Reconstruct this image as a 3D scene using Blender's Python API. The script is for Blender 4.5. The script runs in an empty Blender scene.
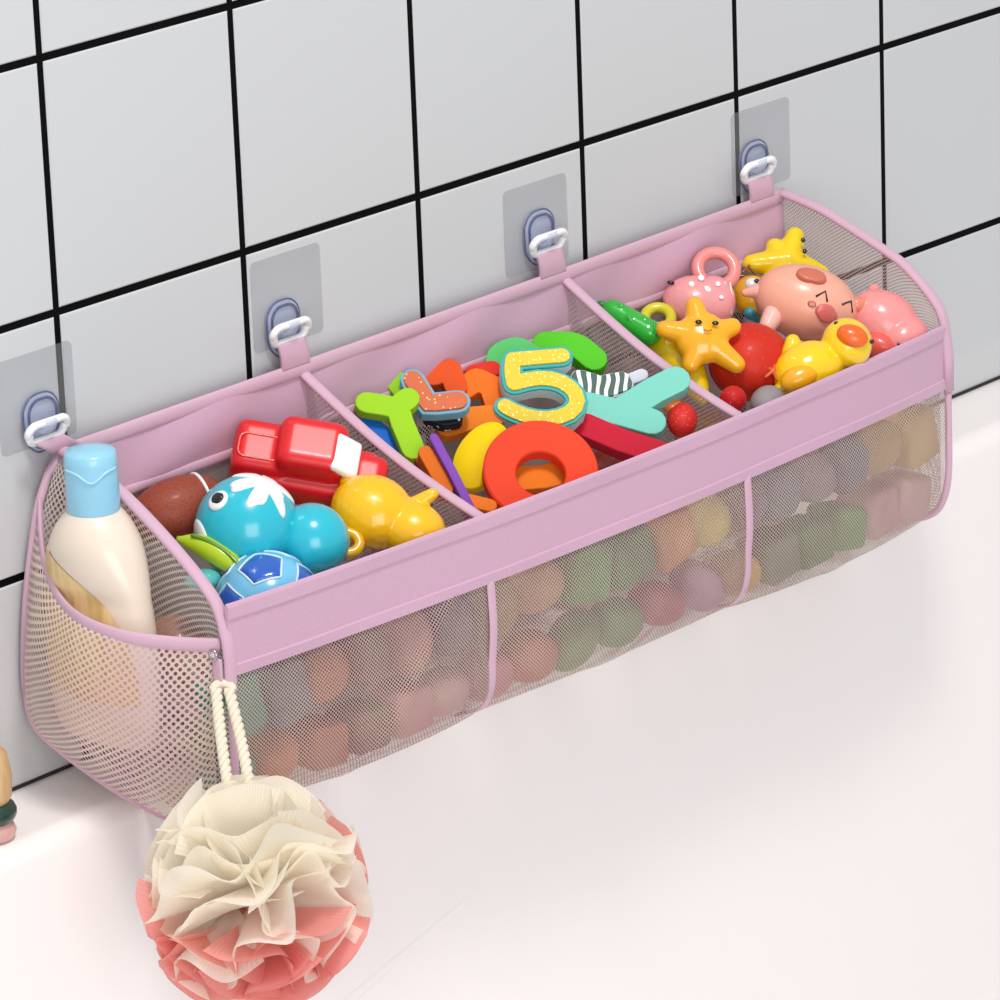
import bpy, bmesh, math, random
import numpy as np
from mathutils import Vector, Matrix, noise

SC = bpy.context.scene
COL = SC.collection
PI = math.pi
rnd = random.Random(7)

# ------------------------------------------------------------------ camera (solved from the square wall tiles)
YAW, PIT, ROL = 0.80777544, 0.33057312, -0.03852546
CAM = Vector((-1.93153789, -2.19273574, 0.72492004))
FPX = 5287.49
fw = Vector((math.sin(YAW)*math.cos(PIT), math.cos(YAW)*math.cos(PIT), -math.sin(PIT)))
r0 = Vector((math.cos(YAW), -math.sin(YAW), 0)); u0 = r0.cross(fw)
RT = r0*math.cos(ROL) + u0*math.sin(ROL)
UP = -r0*math.sin(ROL) + u0*math.cos(ROL)
cd = bpy.data.cameras.new('camera'); cam = bpy.data.objects.new('camera', cd); COL.objects.link(cam)
cam.matrix_world = Matrix(((RT.x, UP.x, -fw.x, CAM.x), (RT.y, UP.y, -fw.y, CAM.y), (RT.z, UP.z, -fw.z, CAM.z), (0, 0, 0, 1)))
cd.sensor_width = 36; cd.lens = FPX*36/1000; cd.clip_start = .05; cd.clip_end = 50
SC.camera = cam

def ray(px, py): return fw + RT*((px-500)/FPX) - UP*((py-500)/FPX)
def on(px, py, ax, val):                      # where the sight line through a photo point meets a world plane
    d = ray(px, py); return CAM + d*((val-CAM[ax])/d[ax])
def on_plane(px, py, P, n):
    d = ray(px, py); return CAM + d*((P-CAM).dot(n)/d.dot(n))
PILE_N = Vector((0, -.22, 1)).normalized()
def pile(px, py, h=0):                        # a spot on the sloping top of the toy heap
    return on_plane(px, py, Vector((0, -.012, -.270+h)), PILE_N)

# ------------------------------------------------------------------ materials
def lin(c):
    return tuple(((x/255)/12.92 if x/255 <= .04045 else ((x/255+.055)/1.055)**2.4) for x in c) + (1,)
class NT:
    def __init__(s, name):
        s.m = bpy.data.materials.new(name); s.m.use_nodes = True; s.t = s.m.node_tree
        s.t.nodes.clear(); s.out = s.n('ShaderNodeOutputMaterial')
    def n(s, ty, **kw):
        nd = s.t.nodes.new(ty)
        for k, v in kw.items(): setattr(nd, k, v)
        return nd
    def l(s, a, b): s.t.links.new(a, b)
    def math(s, op, a, b=None):
        nd = s.n('ShaderNodeMath', operation=op)
        for i, v in enumerate((a, b)):
            if v is None: continue
            if isinstance(v, (int, float)): nd.inputs[i].default_value = v
            else: s.l(v, nd.inputs[i])
        return nd.outputs[0]
def bsdf(t, col, rough=.4, spec=.5, coat=0, sss=0, sheen=0):
    b = t.n('ShaderNodeBsdfPrincipled')
    if col is not None: b.inputs['Base Color'].default_value = lin(col)
    b.inputs['Roughness'].default_value = rough
    b.inputs['Specular IOR Level'].default_value = spec
    b.inputs['Coat Weight'].default_value = coat; b.inputs['Coat Roughness'].default_value = .1
    if sss: b.inputs['Subsurface Weight'].default_value = sss; b.inputs['Subsurface Radius'].default_value = (.004, .003, .002); b.inputs['Subsurface Scale'].default_value = 1
    if sheen: b.inputs['Sheen Weight'].default_value = sheen
    return b
def plain(name, col, rough=.4, spec=.5, coat=0, var=0, bump=0, scale=300, sheen=0):
    t = NT(name); b = bsdf(t, col, rough, spec, coat, 0, sheen)
    tc = t.n('ShaderNodeTexCoord'); nz = t.n('ShaderNodeTexNoise'); nz.inputs['Scale'].default_value = scale
    t.l(tc.outputs['Object'], nz.inputs['Vector'])
    mx = t.n('ShaderNodeMixRGB', blend_type='MULTIPLY'); mx.inputs[0].default_value = 1
    mx.inputs[1].default_value = lin(col)
    mr = t.n('ShaderNodeMapRange'); mr.inputs['To Min'].default_value = 1-var; mr.inputs['To Max'].default_value = 1
    t.l(nz.outputs[0], mr.inputs[0]); t.l(mr.outputs[0], mx.inputs[2]); t.l(mx.outputs[0], b.inputs['Base Color'])
    if bump:
        bp = t.n('ShaderNodeBump'); bp.inputs['Strength'].default_value = bump; bp.inputs['Distance'].default_value = .0006
        t.l(nz.outputs[0], bp.inputs['Height']); t.l(bp.outputs[0], b.inputs['Normal'])
    t.l(b.outputs[0], t.out.inputs[0]); return t.m
_pl = {}
def plastic(c, rough=.28, coat=.35):
    k = (c, rough, coat)
    if k not in _pl: _pl[k] = plain('toy_plastic', c, rough, .5, coat, .06, .05, 60)
    return _pl[k]
def foam(c):
    k = ('f', c)
    if k not in _pl: _pl[k] = plain('toy_foam', c, .65, .18, 0, .06, .15, 500)
    return _pl[k]
def net(name, col, spacing, hole, col2=None, trans=.35, angle=45):
    t = NT(name)
    uv = t.n('ShaderNodeUVMap'); mp = t.n('ShaderNodeMapping')
    mp.inputs['Rotation'].default_value = (0, 0, math.radians(angle)); mp.inputs['Scale'].default_value = (1/spacing,)*3
    t.l(uv.outputs[0], mp.inputs[0])
    fr = t.n('ShaderNodeVectorMath', operation='FRACTION'); t.l(mp.outputs[0], fr.inputs[0])
    sb = t.n('ShaderNodeVectorMath', operation='SUBTRACT'); sb.inputs[1].default_value = (.5, .5, 0); t.l(fr.outputs[0], sb.inputs[0])
    sp = t.n('ShaderNodeSeparateXYZ'); t.l(sb.outputs[0], sp.inputs[0])
    d = t.math('SQRT', t.math('ADD', t.math('MULTIPLY', sp.outputs[0], sp.outputs[0]), t.math('MULTIPLY', sp.outputs[1], sp.outputs[1])))
    cloth = t.math('GREATER_THAN', d, hole)
    df = bsdf(t, col, .6, .3, 0, 0, .2)
    if col2:
        nz = t.n('ShaderNodeTexNoise'); nz.inputs['Scale'].default_value = 18; tc = t.n('ShaderNodeTexCoord')
        t.l(tc.outputs['Object'], nz.inputs['Vector'])
        mr = t.n('ShaderNodeMapRange'); mr.inputs['From Min'].default_value = .4; mr.inputs['From Max'].default_value = .6
        t.l(nz.outputs[0], mr.inputs[0])
        mx = t.n('ShaderNodeMixRGB'); mx.inputs[1].default_value = lin(col); mx.inputs[2].default_value = lin(col2)
        t.l(mr.outputs[0], mx.inputs[0]); t.l(mx.outputs[0], df.inputs['Base Color'])
    tl = t.n('ShaderNodeBsdfTranslucent'); tl.inputs[0].default_value = lin(col)
    m1 = t.n('ShaderNodeMixShader'); m1.inputs[0].default_value = trans; t.l(df.outputs[0], m1.inputs[1]); t.l(tl.outputs[0], m1.inputs[2])
    tr = t.n('ShaderNodeBsdfTransparent'); m2 = t.n('ShaderNodeMixShader')
    t.l(cloth, m2.inputs[0]); t.l(tr.outputs[0], m2.inputs[1]); t.l(m1.outputs[0], m2.inputs[2])
    t.l(m2.outputs[0], t.out.inputs[0]); return t.m
def clear(name, col, fac, rough=.08):
    t = NT(name); b = bsdf(t, col, rough, .5, .3); tr = t.n('ShaderNodeBsdfTransparent'); tr.inputs[0].default_value = lin((252, 252, 253))
    m = t.n('ShaderNodeMixShader'); m.inputs[0].default_value = fac
    t.l(tr.outputs[0], m.inputs[1]); t.l(b.outputs[0], m.inputs[2]); t.l(m.outputs[0], t.out.inputs[0]); return t.m
def striped(name, c1, c2, scale, axis='X', dist=0, thr=.5):
    t = NT(name); b = bsdf(t, c1, .45)
    tc = t.n('ShaderNodeTexCoord'); w = t.n('ShaderNodeTexWave', bands_direction=axis); w.inputs['Scale'].default_value = scale
    w.inputs['Distortion'].default_value = dist; w.inputs['Detail'].default_value = 1; t.l(tc.outputs['Object'], w.inputs[0])
    g = t.math('GREATER_THAN', w.outputs[1], thr)
    mx = t.n('ShaderNodeMixRGB'); mx.inputs[1].default_value = lin(c1); mx.inputs[2].default_value = lin(c2)
    t.l(g, mx.inputs[0]); t.l(mx.outputs[0], b.inputs['Base Color']); t.l(b.outputs[0], t.out.inputs[0]); return t.m
def speckled(name, c1, c2, scale, thr):
    t = NT(name); b = bsdf(t, c1, .5, .25, .05)
    tc = t.n('ShaderNodeTexCoord'); w = t.n('ShaderNodeTexVoronoi'); w.inputs['Scale'].default_value = scale
    t.l(tc.outputs['Object'], w.inputs['Vector'])
    g = t.math('LESS_THAN', w.outputs['Distance'], thr)
    mx = t.n('ShaderNodeMixRGB'); mx.inputs[1].default_value = lin(c1); mx.inputs[2].default_value = lin(c2)
    t.l(g, mx.inputs[0]); t.l(mx.outputs[0], b.inputs['Base Color']); t.l(b.outputs[0], t.out.inputs[0]); return t.m
def wood(name, c1, c2, scale=60):
    t = NT(name); b = bsdf(t, c1, .4)
    tc = t.n('ShaderNodeTexCoord'); mp = t.n('ShaderNodeMapping'); mp.inputs['Scale'].default_value = (1, 1, .08); t.l(tc.outputs['Object'], mp.inputs[0])
    w = t.n('ShaderNodeTexNoise'); w.inputs['Scale'].default_value = scale*3; t.l(mp.outputs[0], w.inputs['Vector'])
    mr = t.n('ShaderNodeMapRange'); mr.inputs['From Min'].default_value = .35; mr.inputs['From Max'].default_value = .65; t.l(w.outputs[0], mr.inputs[0])
    mx = t.n('ShaderNodeMixRGB'); mx.inputs[1].default_value = lin(c1); mx.inputs[2].default_value = lin(c2)
    t.l(mr.outputs[0], mx.inputs[0]); t.l(mx.outputs[0], b.inputs['Base Color']); t.l(b.outputs[0], t.out.inputs[0]); return t.m

PINKC = (208, 168, 190)
M_pink = plain('pink_fabric', PINKC, .75, .25, 0, .06, .35, 1400, .15)
M_piping = plain('pink_piping', (211, 172, 191), .7, .25, 0, .05, .2, 900, .15)
M_pocketnet = net('coarse_cream_net', (240, 222, 208), .0035, .335, (236, 206, 212), .3, 45)
M_sidenet = net('side_net', (232, 214, 204), .0031, .36, None, .35, 45)
M_frontnet = net('fine_front_net', (208, 188, 178), .0018, .375, (196, 168, 166), .3, 42)
M_divnet = net('divider_net', (206, 184, 186), .0021, .40, None, .3, 45)
M_tile = plain('white_glazed_tile', (205, 206, 207), .12, .5, 0, .012, 0, 3)
M_grout = plain('black_grout', (6, 6, 8), .8, .1, 0, .2, 0, 200)
M_tub = plain('white_tub_acrylic', (247, 240, 238), .22, .45, .15, .008, 0, 4)
M_film = clear('clear_adhesive_film', (190, 190, 190), .12, .35)
M_hook = clear('clear_blue_plastic', (214, 222, 246), .36, .06)
M_hookrefraction = clear('painted_refraction_blue', (62, 72, 132), .5, .06)  # navy stand-in for the dark lines that refraction draws in clear plastic
M_white = plastic((245, 245, 245), .3)
M_black = plastic((14, 14, 18), .25)
M_metal = NT('brushed_metal'); _b = bsdf(M_metal, (190, 185, 190), .25); _b.inputs['Metallic'].default_value = 1; M_metal.l(_b.outputs[0], M_metal.out.inputs[0]); M_metal = M_metal.m
M_rope = plain('cotton_rope', (238, 226, 204), .85, .2, 0, .1, .4, 900, .2)

# ------------------------------------------------------------------ mesh helpers
def link(name, me, mat, parent=None):
    o = bpy.data.objects.new(name, me); COL.objects.link(o)
    if parent: o.parent = parent
    for m in (mat if isinstance(mat, (list, tuple)) else [mat]):
        if m: me.materials.append(m)
    return o
def mk(name, vs, fs, mat, parent=None, uv=None, smooth=True, mi=None, sharp=None):
    me = bpy.data.meshes.new(name); me.from_pydata([tuple(v) for v in vs], [], fs); me.update()
    if smooth: me.polygons.foreach_set('use_smooth', [True]*len(me.polygons))
    if uv:
        l = me.uv_layers.new(name='UVMap')
        for p in me.polygons:
            for li in p.loop_indices: l.data[li].uv = uv[me.loops[li].vertex_index]
    if mi: me.polygons.foreach_set('material_index', mi)
    bm = bmesh.new(); bm.from_mesh(me)
    if uv is None: bmesh.ops.recalc_face_normals(bm, faces=bm.faces)
    bm.to_mesh(me); bm.free()
    if sharp: me.set_sharp_from_angle(angle=sharp)
    return link(name, me, mat, parent)
def thing(name, loc, label, cat, group=None, R=None, s=1):
    o = bpy.data.objects.new(name, None); COL.objects.link(o); o.empty_display_size = .01
    M = Matrix.Translation(loc)
    if R is not None: M = M @ R.to_4x4() @ Matrix.Scale(s, 4)
    o.matrix_world = M; o['label'] = label; o['category'] = cat
    if group: o['group'] = group
    return o
def tag(o, label, cat, group=None):
    o['label'] = label; o['category'] = cat
    if group: o['group'] = group
    return o
def struct(o, kind='structure'):
    o['kind'] = kind; return o
def cat_spline(P, n):
    P = [Vector(p) for p in P]; Q = [P[0]*2-P[1]] + P + [P[-1]*2-P[-2]]; out = []
    m = len(P)-1
    for k in range(n+1):
        s = k/n*m; i = min(int(s), m-1); t = s-i; a, b, c, d = Q[i:i+4]
        out.append(.5*((2*b)+(c-a)*t+(2*a-5*b+4*c-d)*t*t+(3*b-a-3*c+d)*t**3))
    return out
def grid(name, fn, nu, nv, mat, parent=None, solid=0):
    vs = [Vector(fn(i/nu, j/nv)) for j in range(nv+1) for i in range(nu+1)]
    W = nu+1
    mid = nv//2; cu = [0]
    for i in range(nu): cu.append(cu[-1]+(vs[mid*W+i+1]-vs[mid*W+i]).length)
    m2 = nu//2; cv = [0]
    for j in range(nv): cv.append(cv[-1]+(vs[(j+1)*W+m2]-vs[j*W+m2]).length)
    uv = [(cu[i], cv[j]) for j in range(nv+1) for i in range(nu+1)]
    fs = [(j*W+i, j*W+i+1, (j+1)*W+i+1, (j+1)*W+i) for j in range(nv) for i in range(nu)]
    o = mk(name, vs, fs, mat, parent, uv)
    if solid:
        md = o.modifiers.new('thick', 'SOLIDIFY'); md.thickness = solid; md.offset = 0
    return o
def tube_data(pts, rad, n=10, closed=False, flat=None, upv=None, caps=True):
    pts = [Vector(p) for p in pts]; m = len(pts); vs = []; fs = []
    N = None
    for i, p in enumerate(pts):
        a = pts[(i-1) % m] if (closed or i > 0) else p; b = pts[(i+1) % m] if (closed or i < m-1) else p
        t = (b-a).normalized()
        if upv is not None: N = (Vector(upv)-t*Vector(upv).dot(t)).normalized()
        elif N is None:
            h = Vector((0, 0, 1)) if abs(t.z) < .9 else Vector((1, 0, 0)); N = (h-t*h.dot(t)).normalized()
        else: N = (N-t*N.dot(t)).normalized()
        B = t.cross(N); r = rad(i/(m-1)) if callable(rad) else rad
        fx = flat or 1
        for k in range(n):
            th = 2*PI*k/n; vs.append(p+N*(math.cos(th)*r)+B*(math.sin(th)*r*fx))
    for i in range(m if closed else m-1):
        for k in range(n):
            fs.append((i*n+k, i*n+(k+1) % n, ((i+1) % m)*n+(k+1) % n, ((i+1) % m)*n+k))
    if not closed and caps:
        fs.append(tuple(range(n))[::-1]); fs.append(tuple((m-1)*n+k for k in range(n)))
    return vs, fs
def tube(name, pts, rad, mat, parent=None, **k):
    vs, fs = tube_data(pts, rad, **k); return mk(name, vs, fs, mat, parent)
def join(parts):
    V = []; F = []
    for vs, fs in parts:
        b = len(V); V += list(vs); F += [tuple(i+b for i in f) for f in fs]
    return V, F
def lathe(name, prof, mat, parent=None, n=40, sx=1, sy=1, M=None, mod=None):
    vs = []; fs = []; m = len(prof)
    for r, z in prof:
        for k in range(n):
            th = 2*PI*k/n; v = Vector((math.cos(th)*r*sx, math.sin(th)*r*sy, z))
            if mod: v = mod(v)
            vs.append(M @ v if M else v)
    for i in range(m-1):
        for k in range(n): fs.append((i*n+k, i*n+(k+1) % n, (i+1)*n+(k+1) % n, (i+1)*n+k))
    fs.append(tuple(range(n))[::-1]); fs.append(tuple((m-1)*n+k for k in range(n)))
    return mk(name, vs, fs, mat, parent)
def basis(n, ang=0, ref=None):      # local Z = n, local X = picture-right (turned by ang) laid onto the plane
    n = Vector(n).normalized(); x = Vector(ref or RT); x = (x-n*x.dot(n)).normalized(); y = n.cross(x)
    a = math.radians(ang); X = x*math.cos(a)+y*math.sin(a); Y = n.cross(X)
    return Matrix((X, Y, n)).transposed()
def ico(c, r, sub=3, M=None):
    bm = bmesh.new(); bmesh.ops.create_icosphere(bm, subdivisions=sub, radius=1)
    r = Vector((r, r, r)) if isinstance(r, (int, float)) else Vector(r); vs = []
    for v in bm.verts:
        p = Vector((v.co.x*r.x, v.co.y*r.y, v.co.z*r.z))
        if M: p = M @ p
        vs.append(p+Vector(c))
    fs = [tuple(v.index for v in f.verts) for f in bm.faces]; bm.free(); return vs, fs
def blob(name, parts, mat, parent=None, voxel=.0011, it=8):
    V, F = join(parts); me = bpy.data.meshes.new('tmp'); me.from_pydata([tuple(v) for v in V], [], F); me.update()
    o = bpy.data.objects.new('tmp', me); COL.objects.link(o)
    md = o.modifiers.new('r', 'REMESH'); md.mode = 'VOXEL'; md.voxel_size = voxel
    sm = o.modifiers.new('s', 'SMOOTH'); sm.iterations = it; sm.factor = .5
    dg = bpy.context.evaluated_depsgraph_get(); dg.update()
    m2 = bpy.data.meshes.new_from_object(o.evaluated_get(dg)); m2.name = name; m2.materials.clear()
    bpy.data.objects.remove(o); bpy.data.meshes.remove(me)
    m2.polygons.foreach_set('use_smooth', [True]*len(m2.polygons))
    return link(name, m2, mat, parent)
def ball(name, c, r, mat, parent=None, M=None, sub=4):
    vs, fs = ico(c, r, sub, M); return mk(name, vs, fs, mat, parent)
def caps(a, b, ra, rb=None, n=14):  # tapered capsule with round ends
    rb = ra if rb is None else rb; a, b = Vector(a), Vector(b); d = (b-a); L = d.length; t = d/L
    pts = []; rr = []
    for k in range(5): th = PI/2*(k/4); pts.append(a-t*ra*math.cos(th)); rr.append(max(ra*math.sin(th), .0001))
    for k in range(1, 5): pts.append(a+d*(k/5)); rr.append(ra+(rb-ra)*k/5)
    for k in range(5): th = PI/2*(k/4); pts.append(b+t*rb*math.sin(th)); rr.append(max(rb*math.cos(th), .0001))
    return tube_data(pts, lambda s: rr[int(round(s*(len(pts)-1)))], n=n)
def patch(name, c, rad, d, size, mat, parent, shape=None, lift=.0004, thick=.0008, n=48, ring=8, up=(0, 0, 1)):
    """an island of another colour sitting on a ball or egg; size and shape in local angle"""
    c = Vector(c); d = Vector(d).normalized(); rad = Vector((rad,)*3) if isinstance(rad, (int, float)) else Vector(rad)
    u = Vector(up); u = (u-d*u.dot(d)).normalized(); w = d.cross(u)
    shape = shape or (lambda th: 1); vs = []
    def P(th, q, h):
        a = size*q*shape(th); v = d*math.cos(a)+(u*math.cos(th)+w*math.sin(th))*math.sin(a)
        k = Vector((v.x*rad.x, v.y*rad.y, v.z*rad.z)); return c+k+k.normalized()*h
    vs.append(P(0, 0, lift+thick))
    for j in range(1, ring+1):
        q = j/ring
        for k in range(n): vs.append(P(2*PI*k/n, q, lift+thick*(1-max(0, (q-.75)/.25)**2)))
    for k in range(n): vs.append(P(2*PI*k/n, 1, -.001))
    fs = [(0, 1+k, 1+(k+1) % n) for k in range(n)]
    for j in range(ring):
        for k in range(n):
            a = 1+j*n; fs.append((a+k, a+n+k, a+n+(k+1) % n, a+(k+1) % n))
    return mk(name, vs, fs, mat, parent)
def rbox(name, sx, sy, sz, bev, mat, parent=None, M=None, seg=4):
    bm = bmesh.new(); bmesh.ops.create_cube(bm, size=1)
    for v in bm.verts: v.co = Vector((v.co.x*sx, v.co.y*sy, v.co.z*sz))
    if bev: bmesh.ops.bevel(bm, geom=list(bm.edges), offset=bev, segments=seg, profile=.5, affect='EDGES')
    if M: bmesh.ops.transform(bm, matrix=M, verts=bm.verts)
    vs = [v.co.copy() for v in bm.verts]; fs = [tuple(v.index for v in f.verts) for f in bm.faces]; bm.free()
    return mk(name, vs, fs, mat, parent)

# flat foam pieces: thick rounded strokes laid in a plane
def outline(pts, w, closed=False, cap=6):
    P = [Vector((p[0], p[1])) for p in pts]; m = len(P); L = []; Rr = []
    for i in range(m):
        a = P[i-1] if i > 0 else P[i]; b = P[i+1] if i < m-1 else P[i]; t = (b-a).normalized(); nrm = Vector((-t.y, t.x))
        L.append(P[i]+nrm*w); Rr.append(P[i]-nrm*w)
    t0 = (P[1]-P[0]).normalized(); t1 = (P[-1]-P[-2]).normalized(); out = list(L)
    n1 = Vector((-t1.y, t1.x))
    for k in range(1, cap): th = PI*k/cap; out.append(P[-1]+n1*(w*math.cos(th))+t1*(w*math.sin(th)))
    out += Rr[::-1]; n0 = Vector((-t0.y, t0.x))
    for k in range(1, cap): th = PI*k/cap; out.append(P[0]-n0*(w*math.cos(th))-t0*(w*math.sin(th)))
    return out
def prism(strokes, w, z0, z1, ch=.0012):
    parts = []
    for q, s in enumerate(strokes):
        e = q*.00003
        ch = ch*.6; rings = [(w-ch*.6, z0+e), (w, z0+ch*.6+e), (w, z1-ch+e), (w-ch*.35, z1-ch*.3+e), (w-ch, z1+e)]
        O = [outline(s, ww) for ww, _ in rings]; n = len(O[0]); vs = []; fs = []
        for o2, (_, z) in zip(O, rings): vs += [Vector((p.x, p.y, z)) for p in o2]
        for j in range(len(rings)-1):
            for k in range(n): fs.append((j*n+k, j*n+(k+1) % n, (j+1)*n+(k+1) % n, (j+1)*n+k))
        # ribbon top and bottom as quads so bends stay clean
        m = len(s); cap = 6
        for base, flip in ((0, 1), ((len(rings)-1)*n, 0)):
            for i in range(m-1):
                a, b = base+i, base+i+1; ro = base+m+cap-1; c, d = ro+(m-1-(i+1)), ro+(m-1-i)
                f = (a, d, c, b); fs.append(f[::-1] if flip else f)
            fs.append(tuple(base+m-1+k for k in range(cap+1)))
            fs.append(tuple([base+n-(cap-1)-1+k for k in range(cap)] + [base]))
        parts.append((vs, fs))
    return join(parts)
def to_local(paths, P, B, smooth=0):
    n = B.col[2]; Bi = B.transposed(); out = []
    for path in paths:
        q = [Bi @ (on_plane(x, y, P, n)-P) for x, y in path]
        if smooth and len(q) > 2: q = cat_spline([Vector((v.x, v.y, 0)) for v in q], smooth)
        elif len(q) == 2: q = [q[0].lerp(q[1], t/6) for t in range(7)]
        else:
            q2 = []
            for a, b in zip(q[:-1], q[1:]): q2 += [a.lerp(b, t/4) for t in range(4)]
            q = q2+[q[-1]]
        out.append([(v.x, v.y) for v in q])
    return out
LN = Vector((-.45, -.54, .70)).normalized()
def letter(label, paths, wpx, col, h=0, n=None, thick=.009, smooth=0, top=None, name='foam_letter', cat='toy letter', side=None, group=None, center=None):
    cx = center or (sum(p[0] for s in paths for p in s)/sum(len(s) for s in paths), sum(p[1] for s in paths for p in s)/sum(len(s) for s in paths))
    P = pile(cx[0], cx[1], h); B = basis(n or LN); L = to_local(paths, P, B, smooth); w = wpx/1767/2*1.1
    V, F = prism(L, w, -thick, 0)
    if top is None:
        o = mk(name, V, F, side or foam(col), sharp=.33); o.matrix_world = Matrix.Translation(P) @ B.to_4x4()
        tag(o, label, cat, group); return o
    t = thing(name, P, label, cat, group, B)
    mk('foam_base', V, F, foam(col), t, sharp=.33)
    tcol, tw = top; V, F = prism(L, w-tw, -.0005, .0016, .0006); mk('top_layer', V, F, tcol, t, sharp=.33)
    return t

# ------------------------------------------------------------------ room
T = .15
zl = -.4273
def build_wall():
    vs = []; fs = []; mi = []
    def boxq(x0, x1, z0, z1, y0, y1, ch, m):
        b = len(vs)
        vs.extend([(x0, y1, z0), (x1, y1, z0), (x1, y1, z1), (x0, y1, z1), (x0, y0+ch, z0), (x1, y0+ch, z0), (x1, y0+ch, z1), (x0, y0+ch, z1),
                   (x0+ch, y0, z0+ch), (x1-ch, y0, z0+ch), (x1-ch, y0, z1-ch), (x0+ch, y0, z1-ch)])
        for f in ((0, 1, 5, 4), (1, 2, 6, 5), (2, 3, 7, 6), (3, 0, 4, 7), (4, 5, 9, 8), (5, 6, 10, 9), (6, 7, 11, 10), (7, 4, 8, 11), (8, 9, 10, 11), (3, 2, 1, 0)):
            fs.append(tuple(b+i for i in f)); mi.append(m)
    boxq(-1.2, 2.7, zl-.03, 1.05, .0012, .03, .0005, 1)
    g = .0024
    for i in range(-8, 18):
        for j in range(-3, 7):
            z1 = -j*T + (0) ; z0 = -(j+1)*T
            if z1 < zl: continue
            za = max(z0+g, zl-.02); boxq(i*T+g, (i+1)*T-g, za, z1-g, 0, .01, .0009, 0)
    # further courses above the frame
    for i in range(-8, 18):
        for j in range(-7, -3): boxq(i*T+g, (i+1)*T-g, -(j+1)*T+g, -j*T-g, 0, .01, .0009, 0)
    o = mk('wall_back', vs, fs, [M_tile, M_grout], None, None, False, mi); return struct(o)
build_wall()
def tubz(x): return .0118*(x+.07)/.9
prof = [(.004, .0), (-.01, .0)]
for k in range(9):
    a = PI/2*k/8*.93; prof.append((-.054-.014*math.sin(a), -.014*(1-math.cos(a))))
prof += [(-.070, -.03), (-.076, -.10), (-.083, -.18), (-.092, -.27), (-.104, -.36), (-.12, -.42), (-.15, -.465), (-.2, -.49), (-.3, -.5), (-.95, -.51)]
def build_tub():
    P = prof; N = 60; vs = []; fs = []
    for i in range(N+1):
        x = -1.2+3.9*i/N
        for y, z in P: vs.append((x, y, zl+z+tubz(x)))
    m = len(P)
    for i in range(N):
        for j in range(m-1): fs.append((i*m+j, (i+1)*m+j, (i+1)*m+j+1, i*m+j+1))
    o = mk('floor', vs, fs, M_tub)
    o.name = 'bathtub'; tag(o, 'white acrylic bathtub with a rounded rim running below the tiled wall', 'bathtub')
    def wy(z):
        z -= zl
        for (a, b), (c, d) in zip(P[9:], P[10:]):
            if d <= z <= b: return a+(c-a)*(z-b)/(d-b)
        return -.07
    pa = [on(520, 852, 1, -.078), on(350, 1001, 1, -.083)]; q = []
    d = pa[1]-pa[0]
    for k in range(40):
        p = pa[0]+d*(k/39*2.2); p.y = wy(p.z-tubz(p.x))+.0012; q.append(p)
    V, F = tube_data(q, lambda s: .0018+.0030*min(1, s*2.2), n=16, flat=.5)
    mk('moulded_ridge', V, F, M_tub, o)
build_tub()
V, F = tube_data([(x, -.0008, zl+.0012+tubz(x)) for x in (-1.1, 0, 1, 2.6)], .0011, n=8); struct(mk('trim_1', V, F, plain('dark_sealant', (34, 30, 34), .6)))

# ------------------------------------------------------------------ organizer
X0, X1, YB, YF = -.015, .628, -.012, -.144
org = thing('bath_toy_organizer', (.3, YB, -.425), 'long pink fabric and net toy organizer hung on the tiled wall above the tub', 'bath organizer')
def loc(p): return Vector(p)-Vector((.3, YB, -.425))
def gridw(name, fn, nu, nv, mat, solid=0, par=org): return grid(name, lambda u, v: loc(fn(u, v)), nu, nv, mat, par, solid)
def tubew(name, pts, rad, mat, par=org, **k): return tube(name, [loc(p) for p in pts], rad, mat, par, **k)
LR = cat_spline([(X0, -.012, -.2262), (X0, -.036, -.2325), (X0, -.0613, -.2423), (X0, -.093, -.2604), (X0, -.1224, -.2811), (X0, -.1366, -.2955), (X0-.001, YF, -.314)], 60)
RR = cat_spline([(X1, -.012, -.2204), (X1, -.0434, -.2261), (X1, -.062, -.2318), (X1, -.0978, -.2447), (X1+.001, -.1152, -.2531), (X1+.002, -.1335, -.2679), (X1+.003, -.1435, -.281), (X1+.0045, -.1465, -.300)], 60)
def interp(curve, y, k=2):
    for a, b in zip(curve[:-1], curve[1:]):
        if b.y <= y <= a.y: t = (y-a.y)/(b.y-a.y-1e-12); return a[k]+(b[k]-a[k])*t
    return curve[-1][k] if y < curve[-1].y else curve[0][k]
def yfr(s): return YF - .002*s - .011*math.sin(PI*s)**.8 if 0 < s < 1 else YF-.002*s      # front bow
def ztop(s): return -.2925 + .0045*s - .002*math.sin(PI*s)
def xs(s): return X0-.001+(X1+.005-X0)*s
BH = .0435
# back panel (solid pink upper, net lower)
def zback(s): return -.2262+.0058*s-.0012*math.sin(PI*s)
def backf(u, v):
    z = zback(u)-v*.0385; return (X0+(X1-X0)*u, YB-.0005-.0025*math.sin(PI*v)*math.sin(3*PI*u)**2-.001*math.sin(u*37+v*4), z)
gridw('back_panel', backf, 120, 10, M_pink, .0016)
gridw('back_net', lambda u, v: (X0+(X1-X0)*u, YB-.001, zback(u)-.0385-v*(.136+.004)), 60, 14, M_divnet)
tubew('rear_rim', [(X0+(X1-X0)*k/60, YB-.001, zback(k/60)-.002) for k in range(61)], .0048, M_piping, flat=.42, n=14, upv=(0, 0, 1))
tubew('panel_hem', [(X0+(X1-X0)*k/60, YB-.002, zback(k/60)-.0385) for k in range(61)], .0033, M_piping, flat=.42, n=10, upv=(0, 0, 1))
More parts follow.
